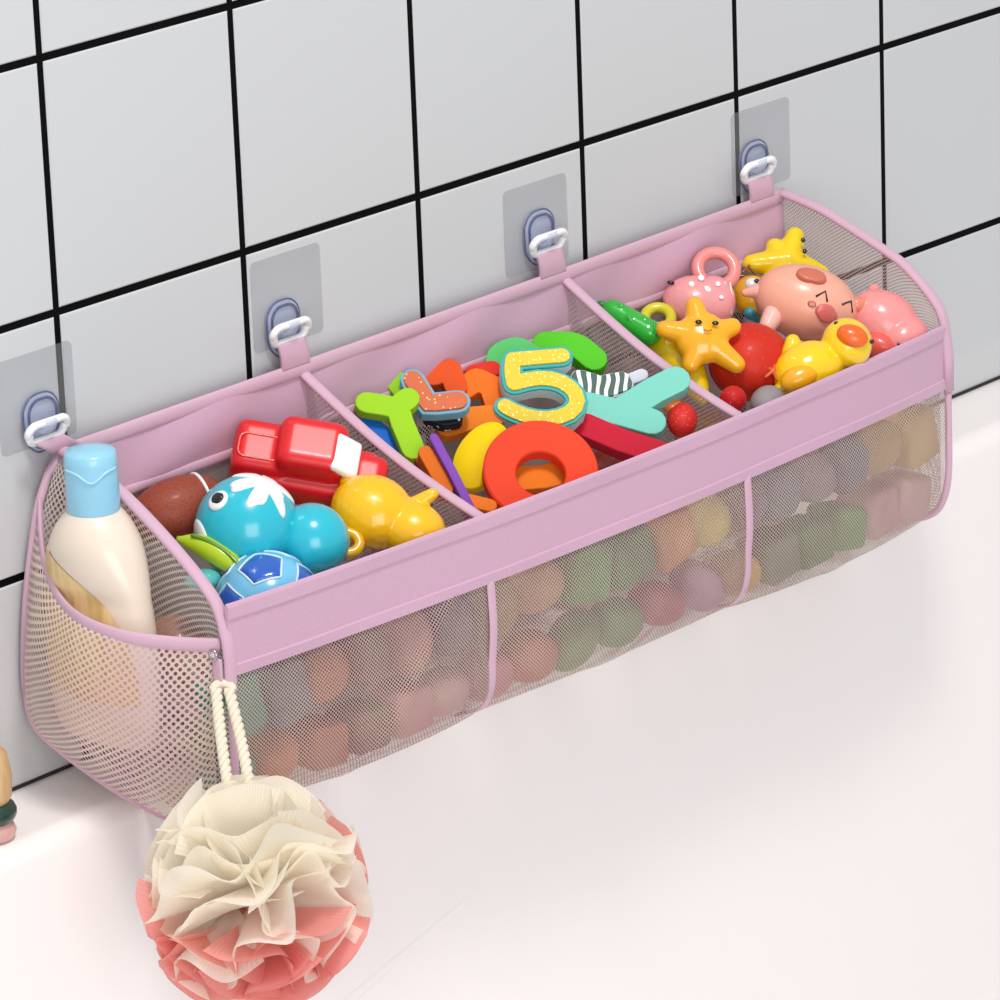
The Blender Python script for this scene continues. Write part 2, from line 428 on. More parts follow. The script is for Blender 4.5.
# front band with folded top strip and bottom hem
def bandf():
    cs = [(0.0012, 0), (.0018, .0015), (.0016, .0085), (.0006, .0092), (.0007, .036), (.0017, .0368), (.0018, .0428), (.0006, BH), (-.0006, BH), (-.0009, .02), (-.001, .001), (0, -.0006)]
    n = 90; vs = []; fs = []; m = len(cs)
    for i in range(n+1):
        s = i/n
        for o, h in cs:
            y = yfr(s)-o - .0012*math.sin(s*23)*math.sin(PI*h/BH); vs.append(loc((xs(s), y, ztop(s)-h)))
    for i in range(n):
        for k in range(m): fs.append((i*m+k, i*m+(k+1) % m, (i+1)*m+(k+1) % m, (i+1)*m+k))
    fs.append(tuple(range(m))); fs.append(tuple(n*m+k for k in range(m))[::-1])
    o = mk('front_band', vs, fs, M_pink, org, None, False); return o
bandf()
# side rims
LRT = LR+[Vector((X0-.0013, YF-.0012, -.325)), Vector((X0-.0015, YF-.0014, -.338)), Vector((X0-.0015, YF-.0012, -.346))]
RRT = RR+[Vector((X1+.0048, -.1475, -.31)), Vector((X1+.0048, -.1475, -.333))]
tubew('side_rim', LRT, .0042, M_piping, n=12, flat=.65, upv=(1, 0, 0))
tubew('side_rim', RRT, .0042, M_piping, n=12, flat=.65, upv=(1, 0, 0))
# bottom outline shared by net pieces
BOT = cat_spline([(0, -.012, -.392), (0, -.016, -.404), (0, -.04, -.415), (0, -.075, -.422), (0, -.11, -.4255), (0, -.132, -.421), (0, -.143, -.41)], 40)
def zbot(y): return interp(BOT, y)
# front net, three pockets
DX = [0, .3135, .674, 1]
DIVX = [.1885, .4185]
DS = [0, (.188-X0)/(X1-X0), (.419-X0)/(X1-X0), 1]
def front_net(k):
    a, b = DS[k], DS[k+1]; ph = k*1.7
    def f(u, v):
        s = a+(b-a)*u; bul = math.sin(PI*u)**.6 if 0 < u < 1 else 0
        x = xs(s); yb_ = yfr(s)
        q = .03*k
        prof = [(yb_+.0002, ztop(s)-BH+.002), (yb_-.002*bul-.001, -.355), (yb_-.006*bul+.001, -.378), (yb_-.006*bul+.002, -.403+.003*(1-bul)), (yb_+.008-.003*bul, -.421+.007*(1-bul)+(.004 if k == 1 else 0)*bul), (yb_+.026, -.4290+.003*(1-bul)+(.005 if k == 1 else 0)*bul), (-.085, -.4265), (-.045, -.417), (-.016, -.402), (YB-.001, -.392)]
        m = len(prof)-1; t = v*m; i = min(int(t), m-1); t -= i
        P0 = prof[max(i-1, 0)]; P1 = prof[i]; P2 = prof[i+1]; P3 = prof[min(i+2, m)]
        g = lambda a, b, c, d: .5*(2*b+(c-a)*t+(2*a-5*b+4*c-d)*t*t+(3*b-a-3*c+d)*t**3)
        y, z = g(P0[0], P1[0], P2[0], P3[0]), g(P0[1], P1[1], P2[1], P3[1])
        wr = .0012*math.sin(u*17+v*9+ph)*math.sin(PI*min(1, v*2.2)) + .0022*math.exp(-((u-.86+v*.9)/.035)**2)*(v < .5)
        return (x, y-wr, z)
    return gridw('front_net', f, 60, 54, M_frontnet)
for k in range(3): front_net(k)
# seams down the front
def frontseam(s, rad, name='front_seam', end=-.424):
    y = yfr(s); pts = cat_spline([(xs(s), y-.0008, ztop(s)-BH+.003), (xs(s), y-.002, -.362), (xs(s), y, -.385), (xs(s), y+.002, -.403), (xs(s), y+.010, -.417), (xs(s), y+.030, -.4265)], 30)
    tubew(name, pts, rad, M_piping, n=10, flat=.32, upv=(1, 0, 0))
frontseam(DS[1], .0034); frontseam(DS[2], .0034)
for s in (0, 1):
    x = xs(s)+(-.0005 if s == 0 else .0005); y = yfr(s)
    tubew('corner_piping', cat_spline([(x, y-.001, ztop(s)-BH-.002), (x, y-.001, -.35), (x, y-.001, -.385), (x, y+.002, -.404), (x, y+.011, -.419), (x, y+.03, -.4265), (x, -.08, -.4245), (x, -.045, -.4165), (x, -.02, -.406), (x, -.012, -.39)], 60), .0024, M_piping, n=10)
# dividers
def rimz(s, y): return interp(LR, y)*(1-s)+interp(RR, y)*s
for k, s in enumerate(DS[1:3]):
    yend = yfr(s)+.002
    def ytop(t): return YB+(yend-YB)*t
    zt = lambda t, s=s: (zback(s)-.004)*(1-t)+(ztop(s)-.003)*t - .006*math.sin(PI*t)
    xb = [.1815, .4155][k]; xf = xs(s)
    fx = lambda t: xb+(xf-xb)*t
    dv = gridw('divider', lambda u, v: (fx(u)+.0015*math.sin(u*9)*math.sin(PI*v), ytop(u), zt(u)*(1-v)+max(zbot(ytop(u)), -.4235)*v), 40, 30, M_divnet)
    st = tubew('divider_trim', [(fx(t/40), ytop(t/40), zt(t/40)-.001) for t in range(41)], .0040, M_piping, n=12, flat=.55, upv=(1, 0, 0))
    pp = dv
    st.parent = dv
# side panels
def side(u, v, x, rim, sgn):
    y = YB+(YF-YB)*u; a = interp(rim, y); b = zbot(y)
    z = a+(b-a)*v
    bul = math.sin(PI*min(v*1.0, 1))
    dx = (.028*math.exp(-u/.12)*bul-.006*math.sin(PI*min(1, u*1.15))*math.sin(PI*min(1, v*1.2)) if sgn < 0 else .006*math.sin(PI*u)*bul)
    return (x+sgn*dx, y, z)
gridw('side_panel', lambda u, v: side(u, v, X0, LR, -1), 50, 50, M_sidenet)
gridw('side_panel', lambda u, v: side(u, v, X1, RR, 1), 50, 50, M_frontnet)
# bottle pocket on the left end
HEM = cat_spline([on(40, 500, 0, -.032), on(41, 535, 0, -.041), on(46, 568, 0, -.048), on(60, 600, 0, -.058), on(84, 622, 0, -.0665), (on(125, 637, 0, -.0615)), on(170, 643, 0, -.045), on(204, 645, 0, -.026), on(220, 645, 0, -.0175)], 80)
PBOT = cat_spline([on(26, 690, 0, -.047), on(28, 708, 0, -.049), on(36, 727, 0, -.05), on(51, 743, 0, -.05), on(90, 773, 0, -.043), on(132, 800, 0, -.034), on(180, 823, 0, -.0225), on(206, 822, 0, -.018), on(220, 808, 0, -.0168)], 80)
def pocket(u, v):
    i = u*80; k = min(int(i), 79); t = i-k
    a = HEM[k].lerp(HEM[k+1], t); b = PBOT[k].lerp(PBOT[k+1], t); p = a.lerp(b, v)
    p.x -= (.004+.009*math.sin(PI*u)**1.2)*math.sin(PI*v)**.6 if 0 < v < 1 else 0
    p.x -= .0008*math.sin(u*26+v*3)*math.sin(PI*v)
    return p
pk = gridw('side_pocket', pocket, 80, 60, M_pocketnet)
tubew('pocket_hem', HEM, .0042, M_piping, pk, n=12, flat=.4, upv=(0, 0, 1))
tubew('pocket_piping', PBOT, .0020, M_piping, pk, n=10)
edge = [pocket(0, v/20) for v in range(21)]
tubew('pocket_piping', [LR[0]+Vector((0, 0, -.002)), on(48, 474, 0, -.0225)] + edge, .0026, M_piping, pk, n=10)
# snap and tab at the front left corner
c = on(213, 655, 0, -.0235)
tubew('snap_ring', [c+Vector((0, .0028*math.cos(a), .0028*math.sin(a))) for a in [2*PI*k/24 for k in range(24)]], .0009, M_metal, closed=True, n=8)
ball('snap_button', loc(c), (.0012, .002, .002), plastic((236, 200, 210)), org)
p = on(218, 674, 0, -.022); rbox('snap_tab', .0022, .0068, .019, .0009, M_piping, org, Matrix.Translation(loc(p)))

# ------------------------------------------------------------------ wall hooks and hanging straps
HPX = [(38, 421), (280, 327), (536, 236), (751, 166)]
RPX = [(46, 430), (289, 332), (547, 243), (757, 170)]
HK = [(on(px, py, 1, 0).x, on(px, py, 1, 0).z, 0, 0) for px, py in HPX]
HL = ['clear blue adhesive hook at the far left, above the shampoo bottle', 'clear blue adhesive hook above the red toy car', 'clear blue adhesive hook above the green foam letters', 'clear blue adhesive hook over a grout line at the right end of the organizer']
FILM = [(-.0207, -.1965), (.183, -.186), (.4035, -.1925), (.622, -.19)]
def rrect(w, h, r, n=6):
    pts = []
    for cx, cy, a0 in ((w/2-r, h/2-r, 0), (-w/2+r, h/2-r, PI/2), (-w/2+r, -h/2+r, PI), (w/2-r, -h/2+r, 3*PI/2)):
        for k in range(n+1): a = a0+PI/2*k/n; pts.append((cx+r*math.cos(a), cy+r*math.sin(a)))
    return pts
def plate(name, pts, y0, y1, mat, parent, dx=0, dz=0, ch=.0004):
    n = len(pts); c = Vector((sum(p[0] for p in pts)/n, sum(p[1] for p in pts)/n)); vs = []
    for y, q in ((y1, 0), (y0+ch, 0), (y0, ch)):
        for p in pts:
            d = (Vector(p)-c); d = d*(1-q/d.length) ; vs.append((c.x+d.x+dx, y, c.y+d.y+dz))
    fs = [tuple(range(n))] + [(j*n+k, j*n+(k+1) % n, (j+1)*n+(k+1) % n, (j+1)*n+k) for j in range(2) for k in range(n)] + [tuple(2*n+k for k in range(n))[::-1]]
    return mk(name, vs, fs, mat, parent)
for k, (hx, hz, _, _) in enumerate(HK):
    h = thing('adhesive_hook', (hx, 0, hz), HL[k], 'hook', 'clear hooks holding the organizer')
    fx, fz = FILM[k]
    plate('adhesive_film', rrect(.0585, .0565, .004), -.0009, -.0001, M_film, h, fx-hx, fz-hz, .0002)
    tp = lambda q: [(x*(1 if z > -.004 else 1+(z+.004)*16), z) for x, z in q]
    plate('hook_plate', tp(rrect(.0275, .035, .0115)), -.0040, -.0010, M_hook, h, 0, 0, .0012)
    tube('hook_refraction_line', [(x, -.0046, z) for x, z in tp(rrect(.0215, .029, .0085))], .00085, M_hookrefraction, h, closed=True, n=8)  # refraction lines of the plate, put in as thin dark tubes
    tube('hook_refraction_line', [(x, -.0030, z) for x, z in tp(rrect(.0275, .035, .0115))], .0006, M_hookrefraction, h, closed=True, n=8)
    rc = on(RPX[k][0], RPX[k][1], 1, -.0125); dx = rc.x-hx; dz = rc.z-hz
    tube('hook_prong', cat_spline([(dx*.6, -.003, dz-.0035), (dx*.8, -.0085, dz+.0005), (dx, -.0125, dz+.0005), (dx, -.0165, dz+.0035), (dx, -.0168, dz+.0075)], 14), lambda s: .0030*(1-.2*s), M_hook, h, n=12, flat=2.0)
    # strap and ring belong to the organizer
    sx = min(1, max(0, (hx-X0)/(X1-X0)))
    zr = zback(sx)+.0005; sh = .0125 if k == 0 else .003
    sp_ = gridw('hanging_strap', lambda u, v: (rc.x+sh*v+(u-.5)*(.0222+.001*v), -.0135-.0012*math.sin(PI*v), rc.z-.0052+(zr-(rc.z-.0052))*v), 8, 10, M_piping, .0022)
    ring = [Vector((rc.x+x*(1 if z > 0 else .9), -.0135-.35*z, rc.z+z)) for x, z in rrect(.0300, .0115, .0056)]
    tubew('strap_ring', ring, .0024, M_white, sp_, closed=True, n=10)

# ------------------------------------------------------------------ shampoo bottle in the pocket
bt = thing('shampoo_bottle', (-.0350, -.0595, -.3865), 'cream shampoo bottle with pale blue flip cap standing in the left net pocket', 'bottle')
cream = plastic((236, 219, 200), .35)
bp = [(.004, 0), (.032, .0005), (.038, .004), (.0405, .012), (.0415, .03), (.0415, .06), (.0400, .08), (.0365, .10), (.0305, .118), (.0235, .130), (.0170, .1375), (.0140, .1395)]
bp = [(p.x, p.z) for p in cat_spline([(r_, 0, z) for r_, z in bp], 66)]
def flatten(v):
    k = min(1, max(0, (v.z-.09)/.05)); th = .50*(1-k)+1.0*k; q = max(0, 1-v.z/.045); th -= .13*q*q
    return Vector((v.x*th, v.y, v.z))
lathe('bottle_body', bp, cream, bt, n=56, mod=flatten)
blue = plastic((150, 208, 234), .35)
lathe('cap', [(.012, .138), (.0150, .1385), (.0154, .140), (.0153, .168), (.0150, .1725), (.0138, .1745), (.006, .176), (.0005, .1762)], blue, bt, n=48)
# raised lid edge with thumb notch
lid = []
for k in range(28):
    a = -PI*1.10+PI*.72*k/27; lid.append(Vector((.0156*math.cos(a), .0156*math.sin(a), .1655-.006*math.exp(-((k-13.5)/5)**2))))
tube('lid_edge', lid, .0008, plastic((166, 218, 240), .3), bt, n=8)
# wooden looking label on the front of the bottle
def brad(z):
    for (r1, z1), (r2, z2) in zip(bp[:-1], bp[1:]):
        if z1 <= z <= z2: return r1+(r2-r1)*(z-z1)/(z2-z1)
    return .04
def lab(u, v):
    z = .03+v*.088; r_ = brad(z)+.0005
    a = math.radians(112 + (135*math.sqrt(max(0, 1-v**2.2)))*u)
    w = flatten(Vector((1, 0, z))).x
    return Vector((r_*math.cos(a)*w*1.012, r_*math.sin(a), z))
grid('label_print', lab, 24, 30, wood('honey_print', (238, 208, 150), (214, 176, 116), 60), bt)

# ------------------------------------------------------------------ loofah
LC = on(254, 891, 1, -.205); 
lf = thing('mesh_loofah', LC-Vector((0, 0, .06)), 'cream and coral ruffled bath loofah hanging by a rope at the front left corner', 'loofah')
def petal_mat(name, c, edge):
    t = NT(name); b = bsdf(t, c, .6, .3, 0, 0, .3); tl = t.n('ShaderNodeBsdfTranslucent'); tl.inputs[0].default_value = lin(c)
    m1 = t.n('ShaderNodeMixShader'); m1.inputs[0].default_value = .55; t.l(b.outputs[0], m1.inputs[1]); t.l(tl.outputs[0], m1.inputs[2])
    uv = t.n('ShaderNodeUVMap'); mp = t.n('ShaderNodeMapping'); mp.inputs['Scale'].default_value = (700, 700, 700); t.l(uv.outputs[0], mp.inputs[0])
    fr = t.n('ShaderNodeVectorMath', operation='FRACTION'); t.l(mp.outputs[0], fr.inputs[0])
    ln = t.n('ShaderNodeSeparateXYZ'); t.l(fr.outputs[0], ln.inputs[0])
    a = t.math('MAXIMUM', t.math('GREATER_THAN', ln.outputs[0], .6), t.math('GREATER_THAN', ln.outputs[1], .6))
    f = t.math('ADD', t.math('MULTIPLY', a, .12), .84)
    tr = t.n('ShaderNodeBsdfTransparent'); m2 = t.n('ShaderNodeMixShader'); t.l(f, m2.inputs[0]); t.l(tr.outputs[0], m2.inputs[1]); t.l(m1.outputs[0], m2.inputs[2])
    t.l(m2.outputs[0], t.out.inputs[0]); return t.m
M_cream = petal_mat('cream_netting', (255, 249, 236), 0); M_coral = petal_mat('coral_netting', (246, 166, 158), 0)
def petals(name, dirs, mat, R, seed):
    rg = random.Random(seed); V = []; F = []; UV = []
    for d in dirs:
        d = Vector(d).normalized(); h = Vector((rg.uniform(-1, 1), rg.uniform(-1, 1), rg.uniform(-1, 1))); t1 = (h-d*h.dot(d)).normalized(); t2 = d.cross(t1)
        rr = R*rg.uniform(.92, 1.08); wd = rg.uniform(.034, .046); nf = rg.choice((1, 2, 2)); ph = rg.uniform(0, 6.28); ph2 = rg.uniform(0, 6.28)
        nu, nv = 34, 14; b = len(V)
        for j in range(nv+1):
            q = j/nv
            for i in range(nu+1):
                a = (i/nu*2-1); sp = (q**.8)
                edge = math.sqrt(max(0, 1-abs(a)**2.6))
                L = rr*(.22+.78*q*(.55+.45*edge))
                amp = .010*q*q
                p = d*L + t1*(a*wd*sp*1.35) + t2*(amp*math.sin(nf*a*PI+ph)+.013*q*q*math.sin(ph2)+.0009*math.sin(a*17+ph)*q**3)
                p -= d*(abs(a)**2*wd*.35*q)
                V.append(p+Vector((0, 0, .06))); UV.append((a*wd*2, q*rr))
        W = nu+1
        F += [(b+j*W+i, b+j*W+i+1, b+(j+1)*W+i+1, b+(j+1)*W+i) for j in range(nv) for i in range(nu)]
    return mk(name, V, F, mat, lf, UV)
def fib(n):
    out = []
    for i in range(n):
        z = 1-2*(i+.5)/n; a = i*2.399963; r_ = math.sqrt(1-z*z); out.append(Vector((r_*math.cos(a), r_*math.sin(a), z)))
    return out
DD = fib(92)
DOWN = (Vector((0, 0, -1))*.95+RT*.30).normalized()
DD = fib(46)
petals('cream_netting', [d for d in DD if d.dot(DOWN) < .38], M_cream, .0600, 3)
petals('coral_netting', [d for d in DD if d.dot(DOWN) >= .38] + [d for d in fib(40) if d.dot(DOWN) > .55], M_coral, .0605, 5)
# twisted rope, two runs
A = on(221, 690, 0, -.0225); Bp = LC+Vector((0, 0, .044))-RT*.0075
def rope(off, bow):
    parts = []; n = 70; a = A+RT*off*.6; b = Bp+RT*off*.9+Vector((0, -.004, 0))
    for s_ in range(3):
        pts = []
        for k in range(n+1):
            t = k/n; c = a.lerp(b, t)+RT*(bow*math.sin(PI*t)); ph = t*2*PI*6+s_*2*PI/3
            d = (b-a).normalized(); u = RT; w = d.cross(u).normalized()
            pts.append(c+u*(math.cos(ph)*.0017)+w*(math.sin(ph)*.0017)-Vector(lf.location))
        parts.append(tube_data(pts, .0018, n=8))
    return join(parts)
V, F = join([rope(-.0045, -.001), rope(.0075, .0015)])
mk('rope_loop', V, F, M_rope, lf)
lo = [A+RT*(.0055*math.cos(a)+.001)+UP*(.004*math.sin(a))-Vector(lf.location) for a in [PI*k/12 for k in range(13)]]
tube('rope_bight', lo, .0026, M_rope, lf, n=10)

# ------------------------------------------------------------------ toys, first compartment
# turquoise whale
P = pile(247, 527, .004); B = basis((-.55, -.55, .62)); t = thing('bath_whale', P, 'turquoise whale squirt toy with white splash on its head, beside the red car', 'bath toy', None, B, 1.12)
R1 = .0272
ball('body', (0, 0, 0), R1, plastic((38, 186, 206), .24, .35), t, sub=5)
tl_ = Vector((.0335, -.006, -.004)); ball('tail_bulb', tl_, .0197, plastic((38, 186, 206), .24, .35), t, sub=5)
spl = lambda th: 1+.36*math.sin(6*th+.6)+.16*math.sin(11*th+2)
patch('splash_mark', (0, 0, 0), R1, (.34, .62, .66), .56, plastic((250, 250, 250), .3), t, spl, .0003, .0007, n=90, ring=10)
e = patch('eye', (0, 0, 0), R1, (-.52, .25, .80), .22, M_white, t); patch('pupil', (0, 0, 0), R1+.0008, (-.50, .27, .80), .11, M_black, e, lambda th: 1+.25*abs(math.cos(th)))
patch('belly', (0, 0, 0), R1, (-.93, -.36, .05), .38, plastic((236, 242, 244), .3), t, lambda th: 1+.5*abs(math.cos(th)), .0002, .0004)
# football (brown)
P = pile(178, 509, -.012); B = basis((-.3, -.5, .8), 28); t = thing('toy_football', P, 'small brown pebbled rugby ball with a white end stripe', 'ball', None, B, 1.15)
V, F = ico((0, 0, 0), (.0265, .0165, .0165), 5); mk('body', V, F, speckled('pebbled_brown', (150, 70, 50), (126, 54, 38), 900, .35), t)
def egg_ring(x, off=.0004):
    r_ = .0165*math.sqrt(1-(x/.0265)**2)+off; return [Vector((x, r_*math.cos(a), r_*math.sin(a))) for a in [2*PI*k/32 for k in range(32)]]
tube('stripe', egg_ring(.0135), .0009, M_white, t, closed=True, n=8)
# lime banana shaped piece
P = pile(212, 562, -.006); B = basis((-.3, -.5, .8), -30); t = thing('toy_bean', P, 'lime green curved pod toy beside the left edge, partly under the whale', 'bath toy', None, B, 1.15)
pts = cat_spline([(-.022, .002, 0), (-.008, .0045, .002), (.008, .0035, .002), (.022, -.002, 0)], 24)
V, F = tube_data(pts, lambda s: .0062*math.sin(PI*min(max(s, .03), .97))**.6, n=16); mk('body', V, F, plastic((178, 206, 30)), t)
tube('dark_stripe', [p+Vector((0, .0, .0058)) for p in pts[4:21]], .0011, plastic((96, 140, 20)), t, n=8)
P = pile(203, 580, -.015); o = ball('toy_ring', (0, 0, 0), (.013, .009, .006), plastic((90, 190, 190)), None); o.location = P; tag(o, 'small teal rubber pebble under the lime pod', 'bath toy'); o.name = 'rubber_pebble'
# soccer ball
P = pile(268, 604, -.012); B = basis((-.5, -.6, .6), 18); t = thing('toy_soccer_ball', P, 'light blue football with dark blue pentagons against the front band', 'ball', None, B, 1.1)
R2 = .0275; ball('body', (0, 0, 0), R2, plastic((116, 194, 232), .2, .5), t, sub=5)
ph = (1+5**.5)/2; I12 = [Vector(v).normalized() for v in [(0, 1, ph), (0, -1, ph), (0, 1, -ph), (0, -1, -ph), (1, ph, 0), (-1, ph, 0), (1, -ph, 0), (-1, -ph, 0), (ph, 0, 1), (-ph, 0, 1), (ph, 0, -1), (-ph, 0, -1)]]
pent = lambda th: math.cos(PI/5)/math.cos(((th+PI/5) % (2*PI/5))-PI/5)
for v in I12:
    nb = min((w for w in I12 if w is not v), key=lambda w: (w-v).length)
    patch('pentagon_panel', (0, 0, 0), R2, v, .44, plastic((30, 92, 190), .2, .5), t, pent, .0002, .0005, n=40, ring=6, up=nb)
    s_ = [Vector(v)*math.cos(.47*pent(a))+(lambda u: (u*math.cos(a)+v.cross(u)*math.sin(a)))((nb-v*nb.dot(v)).normalized())*math.sin(.47*pent(a)) for a in [2*PI*k/40 for k in range(40)]]
    tube('seam', [q*(R2+.0001) for q in s_], .0007, plastic((205, 232, 246), .3), t, closed=True, n=6)
# red car
P = pile(308, 462, .008); B = basis((-.42, -.55, .72), -8); t = thing('toy_car', P, 'glossy red toy car with white window behind the turquoise whale', 'toy car', None, B, 1.13)
red = plastic((222, 22, 30), .34, .12)
def rb(c, s, b=.006):
    bm = bmesh.new(); bmesh.ops.create_cube(bm, size=1)
    for v in bm.verts: v.co = Vector((v.co.x*s[0]*(.86 if v.co.z > 0 else 1), v.co.y*s[1]*(.86 if v.co.z > 0 else 1), v.co.z*s[2]))
    bmesh.ops.bevel(bm, geom=list(bm.edges), offset=b, segments=4, profile=.5, affect='EDGES')
    vs = [v.co+Vector(c) for v in bm.verts]; fs = [tuple(v.index for v in f.verts) for f in bm.faces]; bm.free(); return vs, fs
blob('car_body', [rb((0, -.003, -.006), (.084, .036, .018)), rb((.001, .004, .006), (.04, .034, .022)), rb((-.024, .002, .001), (.034, .034, .014), .005), rb((.032, -.004, -.002), (.022, .03, .014), .005)], red, t, .001, 4)
rbox('rear_window', .0170, .022, .006, .0025, M_white, t, Matrix.Translation((.0190, .001, .0105)) @ Matrix.Rotation(.62, 4, 'Y'))
tube('hood_outline', [Vector((-.026+x, .000+y, .0082)) for x, y in rrect(.022, .014, .004)], .0006, plastic((240, 90, 80)), t, closed=True, n=6)
for sx, sy in ((-.026, -.020), (.026, -.020), (-.026, .012), (.026, .012)):
    w = lathe('wheel', [(.003, -.004), (.0075, -.004), (.0085, -.003), (.0085, .003), (.0075, .004), (.003, .004)], M_black, t, n=28, M=Matrix.Translation((sx, sy, -.017)) @ Matrix.Rotation(PI/2, 4, 'X'))
    lathe('wheel_hub', [(.001, -.005), (.004, -.005), (.0042, .005), (.001, .005)], plastic((210, 30, 30)), w, n=18, M=Matrix.Translation((sx, sy, -.017)) @ Matrix.Rotation(PI/2, 4, 'X'))
# yellow elephant
P = pile(384, 520, 0); B = basis((-.45, -.55, .7), -22); t = thing('bath_elephant', P, 'golden yellow elephant squirt toy with curled trunk, right of the whale', 'bath toy', None, B, 1.08)
ylw = plastic((250, 190, 12), .26, .3)
blob('body', [ico((-.008, .003, -.002), (.0235, .021, .018)), ico((.017, .001, -.001), (.0185, .0165, .014)), caps((.012, .014, .002), (.019, .0225, .006), .0050, .0035), caps((.028, -.004, .003), (.035, -.006, .005), .0045, .0035), caps((.016, -.010, -.001), (.02, -.018, -.003), .0055, .005), caps((-.02, .012, 0), (-.028, .014, -.002), .005, .004)], ylw, t, .0009, 5)
tube('curled_trunk', [Vector((-.0125+.0068*math.cos(a), -.0225+.0062*math.sin(a), .004)) for a in [2*PI*k/28 for k in range(28)]], .0030, plastic((246, 180, 20), .2, .5), t, closed=True, n=10)

# ------------------------------------------------------------------ foam letters, middle compartment
G2 = 'foam letters heaped in the middle compartment'
letter('blue foam letter under the lime letter at the left of the middle heap', [[(370, 424), (404, 452)], [(404, 452), (412, 440)]], 20, (30, 110, 210), -.012, group=G2)
letter('lime foam letter peeping behind the brown tick-shaped letter', [[(394, 378), (402, 388), (410, 396)]], 22, (150, 205, 40), -.004, group=G2)
letter('lime green foam letter Y at the left of the middle heap', [[(367, 402), (395, 408), (403, 424), (413, 448)], [(395, 408), (408, 398)]], 23, (158, 212, 38), 0, smooth=14, group=G2)
letter('orange red foam piece at the back beside the brown letter', [[(433, 375), (450, 369)], [(450, 369), (456, 386)]], 23, (226, 84, 30), -.004, group=G2)
letter('small red foam piece wedged between orange and green letters', [[(474, 372), (492, 368)]], 18, (220, 50, 36), -.006, group=G2)
letter('brown orange tick-shaped foam letter edged in pale blue with a star print', [[(413, 380), (428, 404), (458, 401)]], 25, (126, 180, 205), .005, top=(speckled('brown_print', (206, 98, 50), (246, 214, 150), 260, .16), .0021), group=G2)
letter('orange arched foam letter left of the five', [[(463, 388), (477, 379)], [(477, 379), (492, 386)], [(492, 386), (500, 412)]], 25, (240, 118, 34), .001, group=G2)
letter('orange foam piece above the yellow disc', [[(448, 424), (470, 418), (492, 416)]], 26, (240, 130, 36), -.002, group=G2)
letter('dark navy foam piece with white dots beside the purple strip', [[(430, 414), (444, 419), (456, 417)]], 14, (30, 30, 48), .003, side=speckled('dotted_navy', (24, 22, 34), (240, 240, 240), 240, .22), group=G2)
letter('orange and brown foam strip at the left divider', [[(426, 452), (446, 488)]], 15, (226, 112, 30), -.002, thick=.012, group=G2)
letter('rust coloured foam strip under the orange one', [[(421, 458), (438, 488)]], 12, (176, 70, 30), -.009, thick=.012, group=G2)
letter('purple foam strip standing on edge at the left of the red ring', [[(434, 437), (452, 470), (471, 508)]], 9, (132, 76, 176), .001, thick=.016, group=G2)
letter('pale green and teal foam curl behind the five', [[(497, 372), (498, 354), (516, 346), (530, 352)]], 21, (92, 196, 110), .001, smooth=12, group=G2)
letter('bright green foam letter at the back right of the middle heap', [[(546, 343), (574, 344), (594, 358)]], 27, (88, 200, 40), .002, smooth=12, thick=.012, group=G2)
# yellow disc
P = pile(481, 455, -.004); B = basis((-.62, -.45, .64), -30)
o = lathe('foam_disc', [(.001, -.009), (.0185, -.009), (.0192, -.008), (.0192, -.001), (.0185, 0), (.001, 0)], foam((250, 212, 20)), None, n=44, sx=.80, sy=1.22); o.matrix_world = Matrix.Translation(P) @ B.to_4x4()
tag(o, 'yellow oval foam disc leaning against the red ring', 'toy letter', G2)
# crimson bar, mint letter
letter('crimson foam bar under the mint letter', [[(585, 424), (622, 440), (660, 452)]], 26, (206, 30, 56), -.008, thick=.011, group=G2)
letter('mint green foam letter at the right of the middle heap', [[(586, 404), (620, 412), (652, 421)], [(676, 379), (654, 390), (625, 408)]], 29, (128, 208, 190), .003, thick=.011, group=G2)
letter('pale lilac foam letter with a dark green and white striped top', [[(580, 378), (600, 384), (622, 380)], [(584, 386), (606, 391), (624, 384)]], 20, (205, 205, 226), .012, top=(striped('leafy_stripes', (16, 70, 50), (232, 240, 240), 55, 'X', 3, .62), .0012), group=G2)
letter('pale lilac foam tip right of the striped letter', [[(632, 378), (642, 374)]], 13, (220, 220, 232), .010, group=G2)
# red ring and its orange core
P = pile(541, 470, .006); B = basis((-.40, -.52, .76), -2); 
V = []; F = []
rg_ = [(.0155, -.010), (.0150, -.001), (.0158, 0), (.0338, 0), (.0350, -.0012), (.0350, -.009), (.0340, -.010)]
n = 64
sY = 1.02
for r_, z in rg_:
    for k in range(n):
        a = 2*PI*k/n; V.append((r_*math.cos(a)*(1.0), r_*math.sin(a)*sY - (.0022 if r_ < .02 else 0), z))
m = len(rg_)
for j in range(m):
    for k in range(n): F.append((j*n+k, j*n+(k+1) % n, ((j+1) % m)*n+(k+1) % n, ((j+1) % m)*n+k))
o = mk('foam_ring', V, F, foam((236, 70, 42)), sharp=.33); o.matrix_world = Matrix.Translation(P) @ B.to_4x4(); tag(o, 'large orange red foam letter O at the front of the middle heap', 'toy letter', G2)
letter('orange foam piece seen through the hole of the red ring', [[(520, 478), (545, 476), (562, 472)]], 26, (240, 130, 30), -.008, group=G2)
letter('small orange foam piece at the foot of the red ring', [[(470, 500), (490, 505)]], 14, (236, 120, 30), -.010, group=G2)
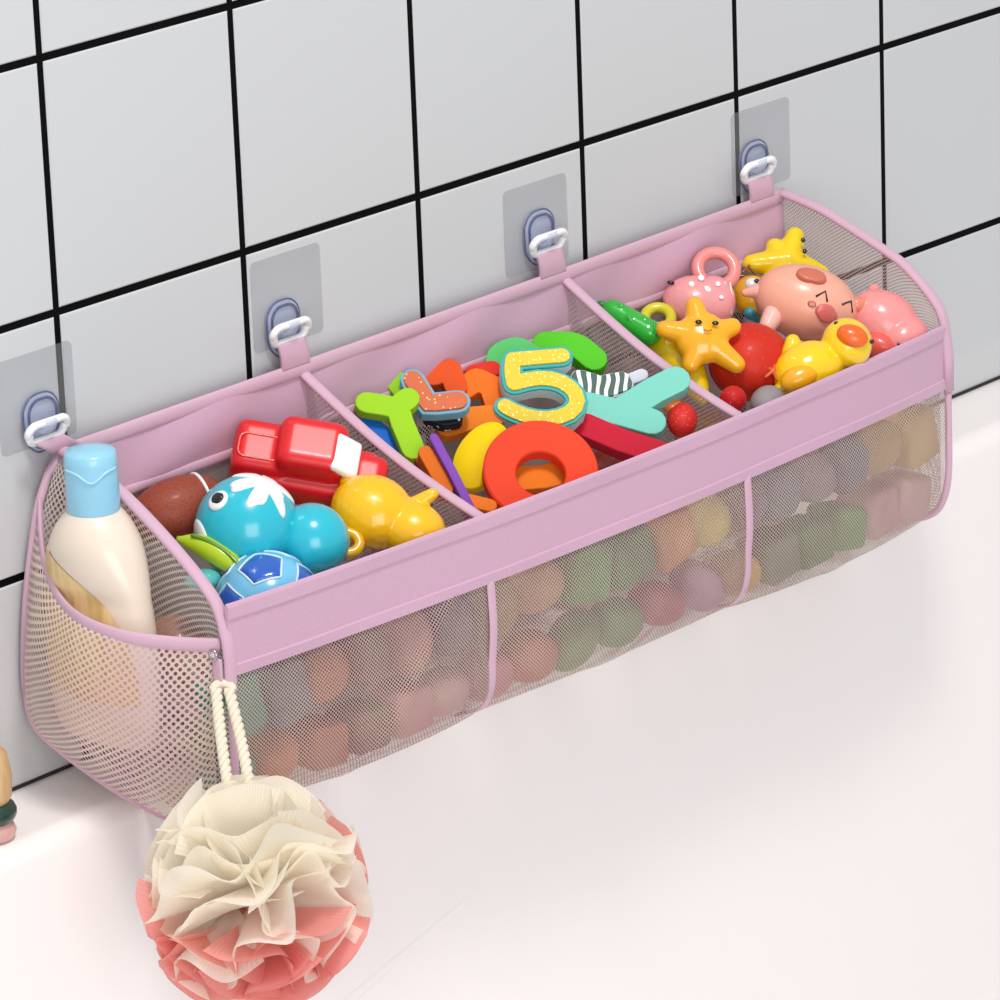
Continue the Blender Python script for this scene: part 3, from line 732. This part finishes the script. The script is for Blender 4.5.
# the five
five = [[(562, 356), (537, 358), (513, 360)], [(513, 360), (512, 372), (514, 384)], [(514, 384), (536, 379), (557, 381), (572, 390), (577, 402), (570, 413), (552, 419), (532, 418), (514, 412), (505, 407)]]
P = pile(540, 388, .016); N5 = Vector((-.42, -.56, .72)).normalized(); B = basis(N5)
t = thing('foam_number', P, 'foam number five, yellow glitter face with teal edge, on top of the middle heap', 'toy number', G2, B)
L = to_local(five, P, B, 16); V, F = prism(L, .0072, -.011, -.002); mk('foam_base', V, F, foam((206, 214, 212)), t, sharp=.33)
V, F = prism(L, .0070, -.003, 0); mk('teal_edge', V, F, foam((70, 178, 180)), t, sharp=.33)
V, F = prism(L, .0049, -.0005, .0014, .0005); mk('glitter_face', V, F, speckled('glitter_yellow', (228, 200, 52), (250, 240, 150), 420, .25), t, sharp=.33)
# strawberry
P = pile(682, 420, -.004); t = thing('toy_strawberry', P, 'small red rubber strawberry in the right corner of the middle compartment', 'bath toy', None, basis((-.3, -.5, .8)))
V, F = ico((0, 0, 0), (.0095, .012, .0095), 4); mk('body', V, F, speckled('berry_red', (214, 44, 40), (240, 110, 80), 420, .2), t)
ball('cap', (-.006, .009, .002), (.007, .005, .005), plastic((232, 130, 50)), t, sub=3)

# ------------------------------------------------------------------ toys, right compartment
# green cucumber
P = pile(633, 323, .002); B = basis((-.4, -.5, .75), -34); t = thing('toy_cucumber', P, 'green rubber cucumber at the left divider of the right compartment', 'bath toy', None, B, 1.1)
V, F = caps((-.014, 0, 0), (.011, 0, 0), .0068, .0078, 20); V2, F2 = join([(V, F)] + [ico((x, y, .0062), .002, 2) for x, y in ((-.01, .002), (-.002, -.002), (.006, .003))])
blob('body', [(V2, F2)], plastic((40, 178, 52), .2, .5), t, .0007, 3); ball('stem', (-.0215, 0, 0), (.003, .002, .002), plastic((30, 140, 40)), t, sub=2)
# yellow banana with lime collar
P = pile(676, 366, -.008); B = basis((-.4, -.5, .75), -52); t = thing('toy_squash', P, 'yellow rubber squash with lime neck ring, under the orange star', 'bath toy', None, B, 1.1)
V, F = tube_data(cat_spline([(-.03, .001, 0), (-.014, .003, .001), (.006, .003, .001), (.03, -.003, 0)], 30), lambda s: .0112*min(1, (math.sin(PI*min(max(s, .012), .988)))**.5)*(.62+.38*min(1, s*2.2)), n=20); mk('body', V, F, plastic((250, 216, 16), .2, .5), t)
tube('neck_ring', [Vector((-.024, .0085*math.cos(a), .0085*math.sin(a))) for a in [2*PI*k/24 for k in range(24)]], .003, plastic((216, 226, 30)), t, closed=True, n=10)
P = pile(658, 318, -.004); o = tube('rubber_ring', [Vector((.0085*math.cos(a), .0085*math.sin(a), 0)) for a in [2*PI*k/30 for k in range(30)]], .0036, plastic((222, 214, 40)), None, closed=True, n=12); o.matrix_world = Matrix.Translation(P) @ basis((-.4, -.4, .8)).to_4x4()
tag(o, 'small yellow rubber ring tucked left of the orange star', 'bath toy')
# pink whale with ring handle
P = pile(698, 300, .004); B = basis((-.45, -.6, .66), -8); t = thing('bath_whale', P, 'pink whale squirt toy with a ring handle, behind the orange star', 'bath toy', None, B, 1.12)
pk_ = plastic((240, 158, 160), .3, .3)
blob('body', [ico((0, -.002, 0), (.0205, .0165, .014)), ico((.008, .0, 0), (.014, .0165, .013)), caps((.004, .008, 0), (.006, .012, 0), .006, .005)], pk_, t, .0009, 4)
tube('ring_handle', [Vector((.008+.0108*math.cos(a), .0215+.0105*math.sin(a), 0)) for a in [2*PI*k/36 for k in range(36)]], .0038, plastic((236, 142, 138), .3, .3), t, closed=True, n=14)
for x, y, r_ in ((-.001, .008, .0019), (.003, .001, .0026), (.009, .006, .0016), (-.006, .003, .0018), (.012, -.002, .0014)): ball('white_spot', (x, y, .0128-.0002*abs(x)), (r_, r_, .0008), M_white, t, sub=3)
for k in range(3): tube('white_line', [(.010+.003*k, .010, .0095), (.014+.0025*k, .001, .0088-.001*k), (.0155+.002*k, -.008, .0070-.0012*k)], .0006, plastic((250, 225, 225)), t, n=6)
ball('eye', (-.0175, .004, .008), (.0022, .0013, .0012), M_black, t, sub=2)
# orange fish
P = pile(752, 296, .000); B = basis((-.45, -.6, .66), 0); t = thing('bath_fish', P, 'orange fish toy with round white eye between the pink whale and pig', 'bath toy', None, B, 1.05)
blob('body', [ico((0, 0, 0), (.0125, .0135, .011)), ico((.004, -.008, 0), (.008, .008, .008))], plastic((240, 176, 30), .25, .4), t, .0009, 3)
e = ball('eye', (-.001, .0035, .0095), (.0048, .0044, .0028), M_white, t, sub=3); ball('pupil', (.0012, .0046, .0118), (.002, .0017, .001), M_black, e, sub=2)
tube('brown_fin', [(-.009, .012, .003), (-.002, .019, .003), (.003, .011, .003)], .0013, plastic((130, 60, 40)), t, closed=True, n=8)
V, F = caps((-.002, -.014, .004), (.003, -.018, .003), .004, .0018); mk('teal_fin', V, F, plastic((60, 170, 190)), t)
# yellow bear behind the pig
def star_blob(t, R, r_, tips, mat, flat=.5, core=None):
    parts = [ico((0, 0, 0), (core or R*.55, core or R*.55, (core or R*.55)*flat*1.15), 4)]
    for a, L in tips: parts.append(caps((0, 0, 0), (L*math.cos(math.radians(a)), L*math.sin(math.radians(a)), 0), r_*1.35, r_*.8))
    return blob('body', parts, mat, t, .0009, 7)
P = pile(788, 262, .010); B = basis((-.50, -.62, .6), 0); t = thing('bath_star', P, 'lemon yellow star toy with two black eyes behind the pig', 'bath toy', None, B, 1.3)
star_blob(t, .019, .0062, [(75, .0145), (-20, .0175), (130, .010), (185, .0185), (235, .0165)], plastic((248, 214, 10), .2, .5))
for x, y in ((.0065, .0085), (.0072, .0025)): ball('eye', (x, y, .0092), (.0012, .0014, .0008), M_black, t, sub=2)
# orange star
P = pile(702, 338, .017); B = basis((-.52, -.62, .56), 0); t = thing('bath_star', P, 'smiling orange yellow star squirt toy at the left of the right compartment', 'bath toy', None, B, 1.12)
star_blob(t, .026, .0068, [(102, .0195), (168, .0215), (22, .0185), (-38, .0245), (-112, .0175)], plastic((252, 178, 22), .2, .5), core=.0155)
for x, y in ((-.003, .0062), (.0065, .0058)): ball('eye', (x, y, .0100), (.0020, .0014, .0008), M_black, t, sub=2)
tube('smile', [(-.0005, .0018, .0107), (.002, .0004, .0108), (.0045, .0016, .0107)], .0004, plastic((200, 110, 10)), t, n=6)
# red ball
P = pile(750, 362, -.004); B = basis((-.45, -.55, .7)); t = thing('rubber_tomato', P, 'round red rubber tomato between the orange star and the duck', 'bath toy', None, B, 1.05)
V, F = ico((0, 0, 0), (.0255, .0245, .022), 5); mk('body', V, F, speckled('tomato_red', (204, 44, 24), (226, 84, 36), 260, .13), t)
for k in range(5): a = k*2*PI/5-1.2; V, F = caps((.012, -.014, .0165), (.012+.006*math.cos(a), -.014+.006*math.sin(a), .0155), .0014, .0009); mk('sepal', V, F, plastic((222, 96, 40)), t)
P = pile(733, 399, -.004); o = ball('rubber_cherry', (0, 0, 0), .0085, speckled('cherry', (200, 30, 34), (240, 90, 80), 300, .15), None, sub=3); o.location = P; tag(o, 'tiny red rubber cherry below the tomato at the front band', 'bath toy')
P = pile(768, 402, -.012); o = ball('rubber_pebble', (0, 0, 0), (.016, .011, .010), plain('grey_rubber', (160, 152, 156), .6, var=.15, bump=.3, scale=120), None, Matrix.Rotation(.5, 3, 'Z')); o.location = P; tag(o, 'grey rubber pebble lying at the front below the tomato', 'bath toy')
# pig
P = pile(806, 303, .014); B = basis((-.52, -.60, .6), -16); t = thing('bath_pig', P, 'round peach pig squirt toy with smiling eyes in the right compartment', 'bath toy', None, B, 1.2)
pg = plastic((246, 174, 150), .34, .2); RP = Vector((.0285, .0205, .0200))
blob('head', [ico((0, 0, 0), RP, 4)], pg, t, .001, 2)
V, F = caps((-.015, -.014, .006), (-.0165, -.022, .008), .0062, .0048); mk('paw', V, F, plastic((248, 190, 178), .35, .3), t)
V, F = caps((.0265, .006, .003), (.031, .0085, .003), .0048, .0026); mk('ear', V, F, plastic((232, 140, 110), .35, .3), t)
V, F = caps((-.027, -.002, .002), (-.033, -.0045, .001), .0042, .0022); mk('ear', V, F, plastic((246, 178, 160), .35, .3), t)
patch('snout', (0, 0, 0), RP, (-.05, .40, .90), .22, plastic((206, 112, 88), .4, .2), t, lambda a: 1+.35*abs(math.sin(a)), .0003, .0022)
patch('cheek', (0, 0, 0), RP, (.10, -.34, .93), .085, plastic((190, 98, 76)), t)
def face_arc(cx, cy, s=1):
    pts = [Vector((cx-.003, cy-.0018*s, 0)), Vector((cx+.0012, cy+.0028*s, 0)), Vector((cx+.0036, cy-.0024*s, 0))]
    return [Vector((p.x, p.y, RP.z*math.sqrt(max(0, 1-(p.x/RP.x)**2-(p.y/RP.y)**2))+.0001)) for p in pts]
for q in ((.0068, -.0008), (.0215, .0008)): tube('closed_eye', face_arc(*q), .00062, M_black, t, n=6)
patch('mouth', (0, 0, 0), RP, (.42, -.44, .80), .20, plastic((222, 110, 104)), t, lambda a: 1+.3*abs(math.cos(a)))
# pink pig at the right end
P = pile(888, 326, .000); B = basis((-.5, -.6, .62), -28); t = thing('bath_hippo', P, 'pink hippo squirt toy at the right end of the organizer', 'bath toy', None, B, 1.12)
blob('body', [ico((-.004, .002, 0), (.0215, .0175, .015)), ico((.012, -.004, .001), (.0145, .0165, .014)), caps((.002, -.014, 0), (.003, -.020, 0), .007, .005), caps((-.014, .012, 0), (-.017, .016, 0), .005, .004)], plastic((246, 152, 150), .3, .3), t, .0009, 4)
V, F = ico((.003, -.0155, .003), (.0135, .0085, .010), 4); mk('snout', V, F, plastic((238, 96, 84), .3, .3), t)
for q in ((.0212, .001, .0095), (.011, -.0125, .0128)): V, F = caps(q, (q[0]+.003, q[1]-.0015, q[2]-.001), .0009, .0008, 8); mk('closed_eye', V, F, M_black, t)
# duck
P = pile(820, 362, .012); B = basis((-.52, -.60, .6), 22); t = thing('rubber_duck', P, 'yellow rubber duck with orange beak at the front of the right compartment', 'rubber duck', None, B, 1.12)
blob('body', [ico((-.008, -.002, 0), (.0210, .0165, .015)), ico((.018, .004, .003), (.0145, .0150, .0135)), caps((-.014, .010, 0), (-.010, .0165, .001), .0058, .0045), caps((-.022, -.006, -.001), (-.026, -.008, -.001), .009, .006)], plastic((252, 208, 16), .2, .5), t, .0009, 4)
V, F = ico((-.016, -.007, .009), (.0125, .0078, .0065), 4, Matrix.Rotation(.1, 3, 'Z')); mk('wing', V, F, plastic((248, 176, 10), .25, .4), t)
V, F = ico((.0195, .0035, .0150), (.0092, .0066, .0052), 4, Matrix.Rotation(-.7, 3, 'Z')); bk = mk('beak', V, F, plastic((240, 104, 20), .3, .4), t)
for q in ((.0150, .0150, .0108), (.0300, -.002, .0098)): ball('eye', q, .0014, M_black, t, sub=2)

# ------------------------------------------------------------------ keep every visible toy inside its own compartment
bpy.context.view_layer.update()
def divx(k, y, z):
    t = (YB-y)/(YB-yfr(DS[k+1])); t = max(0, min(1, t)); xb = [.1815, .4155][k]
    return xb+(xs(DS[k+1])-xb)*t, (zback(DS[k+1])-.004)*(1-t)+(ztop(DS[k+1])-.003)*t-.006*math.sin(PI*t)
def settle(root, comp):
    P = []
    for o in [root]+list(root.children_recursive):
        if o.type == 'MESH':
            n = len(o.data.vertices); co = np.empty(n*3); o.data.vertices.foreach_get('co', co); M = np.array(o.matrix_world)
            P.append((co.reshape(-1, 3) @ M[:3, :3].T+M[:3, 3])[::3])
    P = np.concatenate(P); d = np.array((root.matrix_world.translation-CAM).normalized()); best = None
    for st in range(-26, 27):
        Q = P-d*(st*.0015); x, y, z = Q.T
        t = np.clip((YB-y)/(.138), 0, 1); cost = np.clip(y+.0165, 0, 1).sum()*1.0
        yf = -.146-.011*math.sin(PI*(Q[:, 0].mean()-X0)/(X1-X0))
        cost += (np.clip(yf+.003-y, 0, 1)*(z < -.288)).sum()*2.5
        for k in (0, 1):
            xb = [.1815, .4155][k]; xd = xb+(xs(DS[k+1])-xb)*t; zt = (zback(DS[k+1])-.002)*(1-t)+(ztop(DS[k+1])-.001)*t-.005*np.sin(PI*t)
            low = z < zt+.002
            if comp == k+1: cost += (np.clip(xd+.003-x, 0, 1)*low).sum()
            if comp == k: cost += (np.clip(x-xd+.003, 0, 1)*low).sum()
        C_ = LR if comp == 0 else RR; ys_ = np.array([p.y for p in C_])[::-1]; zs_ = np.array([p.z for p in C_])[::-1]; zt = np.interp(y, ys_, zs_)
        if comp == 0: cost += (np.clip(X0+.009-x, 0, 1)*(z < zt+.003)).sum()
        if comp == 2: cost += (np.clip(x-X1+.003, 0, 1)*(z < zt+.003)).sum()
        cost = cost/len(P)*1000+abs(st)*.012
        if best is None or cost < best[0]: best = (cost, st)
    root.location = root.location-Vector(d)*(best[1]*.0015)
    print('settle', root.name, comp, best)
for o in list(COL.objects):
    if o.parent is None and 'category' in o and o.name.split('.')[0] not in ('bathtub', 'bath_toy_organizer', 'adhesive_hook', 'shampoo_bottle', 'mesh_loofah'):
        px = (o.matrix_world.translation-CAM); X = 500+FPX*px.dot(RT)/px.dot(fw); Yp = 500-FPX*px.dot(UP)/px.dot(fw)
        l1 = 303+(Yp-373)*(479-303)/(517-373); l2 = 564+(Yp-280)*(730-564)/(417-280)
        settle(o, 0 if X < l1 else (1 if X < l2 else 2))
# ------------------------------------------------------------------ toys lower in the bag, seen through the net
SECT = [('left', DS[0], DS[1]), ('centre', DS[1], DS[2]), ('right', DS[2], DS[3])]
UPR = [[('teal green', (84, 156, 136)), ('slate grey', (120, 124, 130)), ('clay orange', (196, 124, 80)), ('walnut brown', (130, 96, 82)), ('dusty rose', (190, 136, 126)), ('grape grey', (122, 106, 120))],
       [('olive tan', (168, 142, 96)), ('sand', (196, 156, 112)), ('leaf green', (96, 160, 92)), ('deep green', (84, 140, 88)), ('apricot', (214, 150, 92)), ('pale yellow', (222, 202, 104))],
       [('plum grey', (128, 112, 130)), ('steel grey', (110, 118, 138)), ('mauve grey', (150, 128, 142)), ('charcoal blue', (96, 104, 126)), ('mustard', (206, 172, 90)), ('wheat', (222, 198, 128))]]
LWR = [[('sea green', (92, 160, 140)), ('tangerine', (222, 130, 66)), ('copper', (190, 120, 84)), ('coffee', (142, 108, 92)), ('blush pink', (220, 158, 160)), ('shell pink', (226, 180, 176))],
       [('rose pink', (210, 130, 140)), ('terracotta', (196, 118, 96)), ('moss green', (110, 156, 92)), ('jade green', (92, 158, 104)), ('brick pink', (196, 116, 116)), ('lilac', (196, 160, 186))],
       [('sunflower', (230, 196, 70)), ('grey green', (130, 150, 120)), ('pine green', (82, 146, 84)), ('fern green', (96, 160, 90)), ('pale pink', (228, 184, 188)), ('cream pink', (232, 204, 200))]]
for row, tab in (('upper', UPR), ('lower', LWR)):
    for k, (sn, a, b) in enumerate(SECT):
        for j, (cn, c) in enumerate(tab[k]):
            s_ = a+(b-a)*(j+.5)/6; wd = (b-a)*(X1-X0)/6; x = xs(s_); y = yfr(s_)
            up = row == 'upper'; rz = rnd.uniform(.0195, .0235) if up else rnd.uniform(.0150, .0175); ry = .0165 if up else .0175
            z = (-.3605 if up else -.4245+rz+.002)+rnd.uniform(-.002, .002)*up; yy = y+ry+.0035+(0 if up else .006)
            kd = rnd.choice(('ball', 'egg', 'block')); hw = wd*.5
            if kd == 'ball': o = ball('rubber_ball', (0, 0, 0), (hw, ry, rz*.95), plastic(c, .5, .1), None, sub=4)
            elif kd == 'egg': o = ball('rubber_egg', (0, 0, 0), (hw*1.12, ry*.95, rz*.82), plastic(c, .5, .1), None, Matrix.Rotation(rnd.uniform(-.9, .9), 3, 'Y'), 4)
            else: o = rbox('foam_block', hw*1.75, ry*1.8, rz*1.7, .005, foam(c), None, Matrix.Rotation(rnd.uniform(-.25, .25), 4, 'Y'))
            o.location = (x, yy, z)
            tag(o, f'{cn} {dict(ball="rubber ball", egg="rubber egg", block="foam block")[kd]} in the {row} layer behind the {sn} front net', 'ball' if kd == 'ball' else 'bath toy')
# second row, holding the visible heap up
back = [(.02, (200, 120, 90)), (.065, (90, 150, 190)), (.11, (220, 180, 80)), (.155, (120, 170, 100)), (.215, (190, 90, 90)), (.262, (220, 150, 70)), (.31, (90, 160, 150)), (.358, (170, 110, 170)), (.395, (210, 80, 60)), (.445, (120, 170, 80)), (.495, (230, 170, 60)), (.545, (220, 140, 150)), (.597, (190, 90, 70))]
nm = ['rust', 'steel blue', 'straw', 'sage', 'brick', 'amber', 'teal', 'violet', 'scarlet', 'moss', 'gold', 'rose', 'chestnut']
for k, (x, c) in enumerate(back):
    o = ball('rubber_ball', (0, 0, 0), (.0205, .024, .0235), plastic(c, .35, .2), None, sub=4); o.location = (x, -.060, -.352-.028*(k % 2))
    tag(o, f'{nm[k]} rubber ball deep in the organizer under the toy heap', 'ball')

# ------------------------------------------------------------------ toy cut off at the left edge
P = on(-7, 838, 2, zl+tubz(-.08)); t = thing('wooden_doll', P, 'small wooden peg doll with dark green collar on the tub rim at the left edge', 'toy doll')
lathe('head', [(.001, .017), (.008, .018), (.0125, .026), (.0135, .038), (.011, .052), (.006, .058), (.001, .0595)], wood('pale_wood', (214, 180, 136), (196, 158, 110)), t, n=32)
tube('collar', [Vector((.0085*math.cos(a), .0085*math.sin(a), .0165)) for a in [2*PI*k/30 for k in range(30)]], .0065, plastic((18, 58, 48), .3), t, closed=True, n=14)
lathe('base', [(.008, 0), (.0125, .001), (.014, .005), (.012, .010), (.007, .014)], plastic((216, 168, 160), .4), t, n=32)

# ------------------------------------------------------------------ light
w = bpy.data.worlds.new('world'); SC.world = w; w.use_nodes = True
w.node_tree.nodes['Background'].inputs[0].default_value = (.93, .96, 1, 1); w.node_tree.nodes['Background'].inputs[1].default_value = .62
def area(name, loc_, target, size, power, col=(1, 1, 1), sy=None):
    d = bpy.data.lights.new(name, 'AREA'); d.energy = power; d.size = size; d.color = col
    if sy: d.shape = 'RECTANGLE'; d.size_y = sy
    o = bpy.data.objects.new(name, d); COL.objects.link(o); o.location = loc_
    o.rotation_euler = (Vector(target)-Vector(loc_)).to_track_quat('-Z', 'Y').to_euler(); return o
area('ceiling_lamp', (-.25, -.95, 2.0), (.3, -.1, -.35), .42, 34, (1, .985, .96))
area('front_fill_light', (-1.7, -2.9, .35), (.3, -.1, -.45), 1.7, 40, (1, .985, .975))  # added fill from near the camera to even out tub and wall, no real window
SC.view_settings.view_transform = 'Standard'; SC.view_settings.look = 'None'; SC.view_settings.gamma = 1; SC.view_settings.exposure = 0
SC.cycles.transparent_max_bounces = 24; SC.cycles.max_bounces = 8
